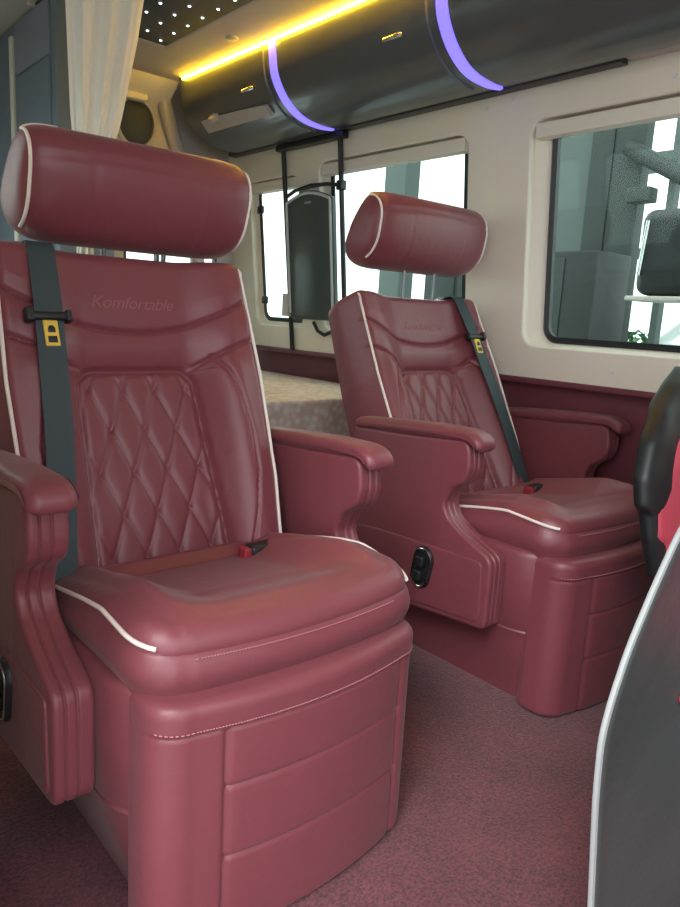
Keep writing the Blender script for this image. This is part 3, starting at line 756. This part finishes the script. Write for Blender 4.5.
def board(h, d0, d1, zb=1.012):
    pts = [(2.338 - h, zb - h), (2.655 + h, zb - h), (2.655 + h, 1.505 + h)] + [(lerp(2.655 + h, 2.338 - h, t), 1.505 + h + .035 * math.sin(PI * t)) for t in [k / 10 for k in range(1, 10)]] + [(2.338 - h, 1.505 + h)]
    return smooth2(resample(pts, .012), 2)
m = MB(); B_ = board(0, 0, 0); m.loft([[wp(a, b, d) for a, b in inset(B_, i)] for d, i in ((.012, .002), (.030, 0), (.034, .004))]); bd = m.build('board', PANEL, fr)
rim = [p for p in inset(B_, .010) if p[1] > 1.03]
i0 = max(range(len(rim)), key=lambda i: math.dist(rim[i], rim[i - 1])); rim = rim[i0:] + rim[:i0]
m = MB(); m.tube([wp(a, b, .036) for a, b in rim], .0062, 8); m.build('silver_rim', SILV, bd)
m = MB(); [m.box(wx(1.49) - .037, wx(1.49) - .033, 2.475 + k * .012, 2.483 + k * .012, 1.488, 1.497, .001) for k in range(4)]; m.build('badge', GREYE, bd)
m = MB(); m.box(wx(1.06) - .045, wx(1.06) - .01, 2.655, 2.70, 1.02, 1.12, .005); m.build('hinge_block', GREYBEIGE, fr)
m = MB(); m.tube([wp(2.50, 1.0, .02), wp(2.46, .965, .03), wp(2.41, .95, .035), wp(2.37, .965, .03)], .008, 8); m.build('support_hook', BLACKP, fr)

# ================================================================== FRONT RIGHT: driver seat, grey panel
ds = thing('driver_seat', (1.62, .45, FLOOR), 'black and bright red front seat cut off by the right edge of the photo', 'seat')
def contour(s, v): # half width of the back by height
    return interp([(0, .24), (.08, .262), (.13, .268), (.145, .284), (.2, .284), (.27, .25), (.33, .19), (.38, .11), (.41, .04)], v) * s
DZ = .558
m = MB(); rings = []
for k in range(61):
    v = .41 * k / 60; h = contour(1, v); D = .07; rg = []
    y0 = .625 + v * .18
    for q in range(48):
        a = 2 * PI * q / 48; c, s = math.cos(a), math.sin(a); x = h * math.copysign(abs(c) ** .6, c); y = D / 2 * math.copysign(abs(s) ** .6, s)
        rg.append((1.62 + x, y0 + y - .01 * sstep(.15, .22, abs(x)) , DZ + v))
    rings.append(rg)
m.loft(rings); bk = m.build('backrest', BLACKP, ds)
m = MB(); rings = []
for k in range(61):
    v = -.05 + .40 * k / 60; h = max(.02, contour(1, v + .03) - .030); rg = []
    y0 = .625 + v * .18 - .030
    for q in range(40):
        a = 2 * PI * q / 40; c, s = math.cos(a), math.sin(a); x = h * math.copysign(abs(c) ** .6, c); y = .022 * math.copysign(abs(s) ** .6, s)
        rg.append((1.62 + x, y0 + y, DZ + v - .03))
    rings.append(rg)
m.loft(rings); o = m.build('red_insert', PINKRED, bk); o['label'] = 'bright red leather insert'
m = MB(); m.box(1.36, 1.84, .08, .60, .42, .56, .04, 5); m.build('seat_cushion', PINKRED, ds)
m = MB(); m.box(1.34, 1.70, .15, .55, .13, .43, .02); m.build('pedestal', BLACKP, ds)
# grey grained panel close to the camera
gp = thing('console_panel', (.95, .36, FLOOR), 'dark grey grained panel with pale edge in the bottom right foreground', 'panel')
outl = [(1.16, .13), (1.16, .90), (1.02, .90), (.94, .868), (.862, .800), (.817, .740), (.775, .675), (.749, .613), (.739, .572), (.7415, .53), (.745, .490), (.771, .328), (.800, .13)]
o2 = smooth2(resample(outl, .012), 3)
def pl(d, y): return [(a, y, b) for a, b in inset(o2, d)]
m = MB(); m.loft([pl(.004, .362), pl(.004, .359), pl(.009, .357), pl(.012, .358)]); m.loft([pl(.004, .366), pl(.004, .368)]); m.build('face_skin', GREYL, gp)
m = MB(); m.loft([pl(.003, .3595), pl(.0, .3605), pl(-.001, .364), pl(0, .3665), pl(.003, .3675)]); o = m.build('edge_band', GREYE, gp); o['label'] = 'pale grey edge'
m = MB(); m.disc((.935, .357, .563), (0, -1, 0), .008, .005, 16); m.build('red_button', REDB, gp)

# ================================================================== OUTSIDE
m = MB(); m.box(2.3, 40, -20, 40, -.60, -.45); o = m.build('ground', CONC, None, False); struct(o)
m = MB(); m.box(-20, .0, -20, 40, -.60, -.45); o = m.build('ground', CONC, None, False); struct(o)
# facade seen through the near window
fc = thing('building_facade', (4.2, 3.0, -.45), 'teal-grey building wall and column outside the near window', 'building')
m = MB(); m.box(4.05, 4.2, 2.51, 3.10, -.45, 4.5); m.build('wall_panel', TEAL1, fc, False)
m = MB(); m.box(4.0, 4.10, 2.18, 2.51, -.45, 4.5, .01); m.build('column', TEAL2, fc)
m = MB(); m.box(3.992, 4.0, 2.36, 2.368, -.45, 4.5); m.build('joint', TEAL3, fc)
m = MB(); m.tube([(3.96, 2.25, 2.05), (3.96, 1.2, 1.46)], .045, 10); m.build('brace', TEAL2, fc)
m = MB(); m.box(3.9, 4.0, 2.06, 2.2, 1.74, 1.82, .01); m.build('bracket', TEAL2, fc)
for yy in (1.985, 1.72):
    m = MB(); m.box(3.99, 4.05, yy - .02, yy + .02, -.45, 4.5); m.build('thin_post', TEAL1, fc, False)
cb = thing('utility_cabinet', (3.8, 2.4, -.45), 'dark teal cabinet outside at the lower left of the near window', 'cabinet')
m = MB(); m.box(3.6, 3.95, 2.14, 2.62, -.45, 1.455, .01); m.build('body', TEAL3, cb)
m = MB(); m.box(3.592, 3.602, 2.34, 2.60, -.30, 1.42, .004); m.build('door', TEAL2, cb)
# glazed canopy frame behind
cn = thing('window_framing', (6.6, 2.3, -.45), 'pale steel window framing of the bright building beyond the column', 'building')
for (y, w) in ((3.28, .03), (2.95, .03), (2.45, .05), (1.9, .05), (1.2, .05)):
    m = MB(); m.box(6.6, 6.7, y - w, y + w, -.45, 6); m.build('mullion', TEAL1, cn, False)
for z, d in ((2.55, .09), (3.4, .06), (1.75, .05)):
    m = MB(); m.box(6.56, 6.6, .8, 3.6, z - d, z + d); m.build('cross_beam', TEAL1, cn, False)
# teal post outside middle window
m = MB(); m.box(4.0, 4.16, 4.05, 4.28, -.45, 5, .01); tag(m.build('outside_post', TEAL1, None), 'pale teal post outside the middle window', 'post')
m = MB(); m.box(4.6, 5.2, 3.95, 4.35, -.45, 1.55, .02); m.box(4.58, 4.6, 4.0, 4.3, .2, 1.45, .005); tag(m.build('ticket_booth', TEAL2, None), 'dark teal box outside, low in the middle window', 'booth')
# white vehicle with its mirror and wheel
cv = thing('parked_van', (4.6, 1.6, -.45), 'white vehicle parked outside, low at the right of the near window', 'vehicle')
m = MB(); m.box(4.25, 6.2, -.6, 2.12, -.25, .98, .08, 4); m.build('body', CARW, cv)
for a, b in (((4.32, 2.12, .95), (4.32, 1.80, 1.22)), ((4.32, 1.80, 1.22), (4.32, -.4, 1.25)), ((4.32, -.4, 1.25), (4.32, -.55, .95)), ((6.1, 2.12, .95), (6.1, 1.80, 1.22)), ((6.1, 1.8, 1.22), (6.1, -.4, 1.25))):
    m = MB(); m.tube([a, b], .035, 8); m.build('roof_pillar', CARW, cv)
m = MB(); m.box(4.30, 6.12, -.4, 1.80, 1.21, 1.27, .02); m.build('roof', CARW, cv)
for sx in (4.45, 5.9):
    for yy in (.0, 1.6):
        m = MB(); m.tube([(sx - .1, yy, -.15), (sx + .1, yy, -.15)], .30, 24); m.build('wheel', BLACKP, cv)
m = MB(); m.tube([(4.62 + .02 * math.sin(a), 1.90 + .11 * math.cos(a), .985 + .075 * math.sin(a)) for a in [2 * PI * k / 28 for k in range(28)]], .016, 8, True); m.build('steering_wheel', BLACKP, cv)
mr = thing('side_mirror', (3.0, 1.45, 1.2), 'large dark mirror housing with chrome strip, outside at the right edge of the near window', 'mirror')
m = MB(); m.box(2.95, 3.12, 1.18, 1.585, 1.19, 1.540, .05, 5); m.build('housing', BLACKP, mr)
m = MB(); m.tube([(2.945, 1.558, 1.27), (2.94, 1.540, 1.49)], .009, 8); m.build('chrome_strip', CHROME, mr)
m = MB(); m.box(2.93, 3.12, 1.17, 1.60, 1.166, 1.186, .006); m.build('lower_lip', GREYBEIGE, mr)
m = MB(); m.tube([(3.05, 1.3, 1.18), (3.2, 1.3, .9), (3.25, 1.3, -.45)], .02, 8); m.build('mirror_arm', BLACKP, mr)
def shrub(c, R, n, label):
    m = MB()
    for k in range(n):
        u = Vector((random.gauss(0, 1), random.gauss(0, 1), random.gauss(0, 1))).normalized() * (random.random() ** .4)
        p = Vector(c) + Vector((u.x * R[0], u.y * R[1], u.z * R[2])); a = Vector((random.gauss(0, 1), random.gauss(0, 1), random.gauss(0, .6))).normalized(); b = a.cross(Vector((random.random(), random.random(), 1))).normalized(); s = R[2] * .12
        m.add([p - a * s, p + b * s * .5, p + a * s, p - b * s * .5], [(0, 1, 2, 3)])
    r = thing('shrub', (c[0], c[1], -.45), label, 'shrub'); m.build('foliage', LEAF, r, False)
    m = MB(); m.tube([(c[0], c[1], -.45), (c[0], c[1], c[2])], .03, 8); m.build('stem', simple('bark', (.12, .08, .05), .8), r)
shrub((7.6, 3.95, .55), (.5, .36, .50), 1500, 'green shrub outside beyond the white vehicle')
BANK = simple('pale_haze_bank', (.42, .55, .42), .9, bump=.5, bscale=3, var=.2)  # greenish outdoor haze is put into this pale colour
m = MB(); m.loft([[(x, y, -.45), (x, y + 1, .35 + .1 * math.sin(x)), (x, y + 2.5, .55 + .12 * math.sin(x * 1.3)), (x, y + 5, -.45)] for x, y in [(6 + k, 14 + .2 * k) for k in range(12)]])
tag(m.build('haze_bank', BANK, None), 'pale green bank standing in for haze far outside the rear side window', 'bank')

# ================================================================== LIGHT
w = bpy.data.worlds.new('World'); scn.world = w; w.use_nodes = True
bg = w.node_tree.nodes['Background']; bg.inputs['Color'].default_value = (.95, .98, 1, 1); bg.inputs['Strength'].default_value = 2.2
sun = bpy.data.lights.new('sun', 'SUN'); sun.energy = 1.2; sun.angle = math.radians(20); so = bpy.data.objects.new('sun', sun); COL.objects.link(so)
so.rotation_euler = (math.radians(50), 0, math.radians(-60))

# ================================================================== CAMERA
cd = bpy.data.cameras.new('camera'); co = bpy.data.objects.new('camera', cd); COL.objects.link(co)
cd.sensor_fit = 'AUTO'; cd.sensor_width = 36; cd.lens = 715 / 907 * 36; cd.clip_start = .02
Mx = ((0.76222734, -0.08222596, 0.6420657), (-0.64499919, -0.18020509, 0.74263192), (0.05463988, -0.98018622, -0.19039292))
R3 = Matrix([(r[0], -r[1], -r[2]) for r in Mx])
co.matrix_world = Matrix.Translation((0, 0, 1.04)) @ R3.to_4x4()
scn.camera = co
# the carpet becomes z = 0
bpy.context.view_layer.update()
for o in list(COL.objects):
    if o.parent is None: o.location.z -= FLOOR
vs = scn.view_settings; vs.view_transform = 'Standard'; vs.look = 'None'; vs.gamma = 1; vs.use_curve_mapping = False; vs.exposure = 0.5
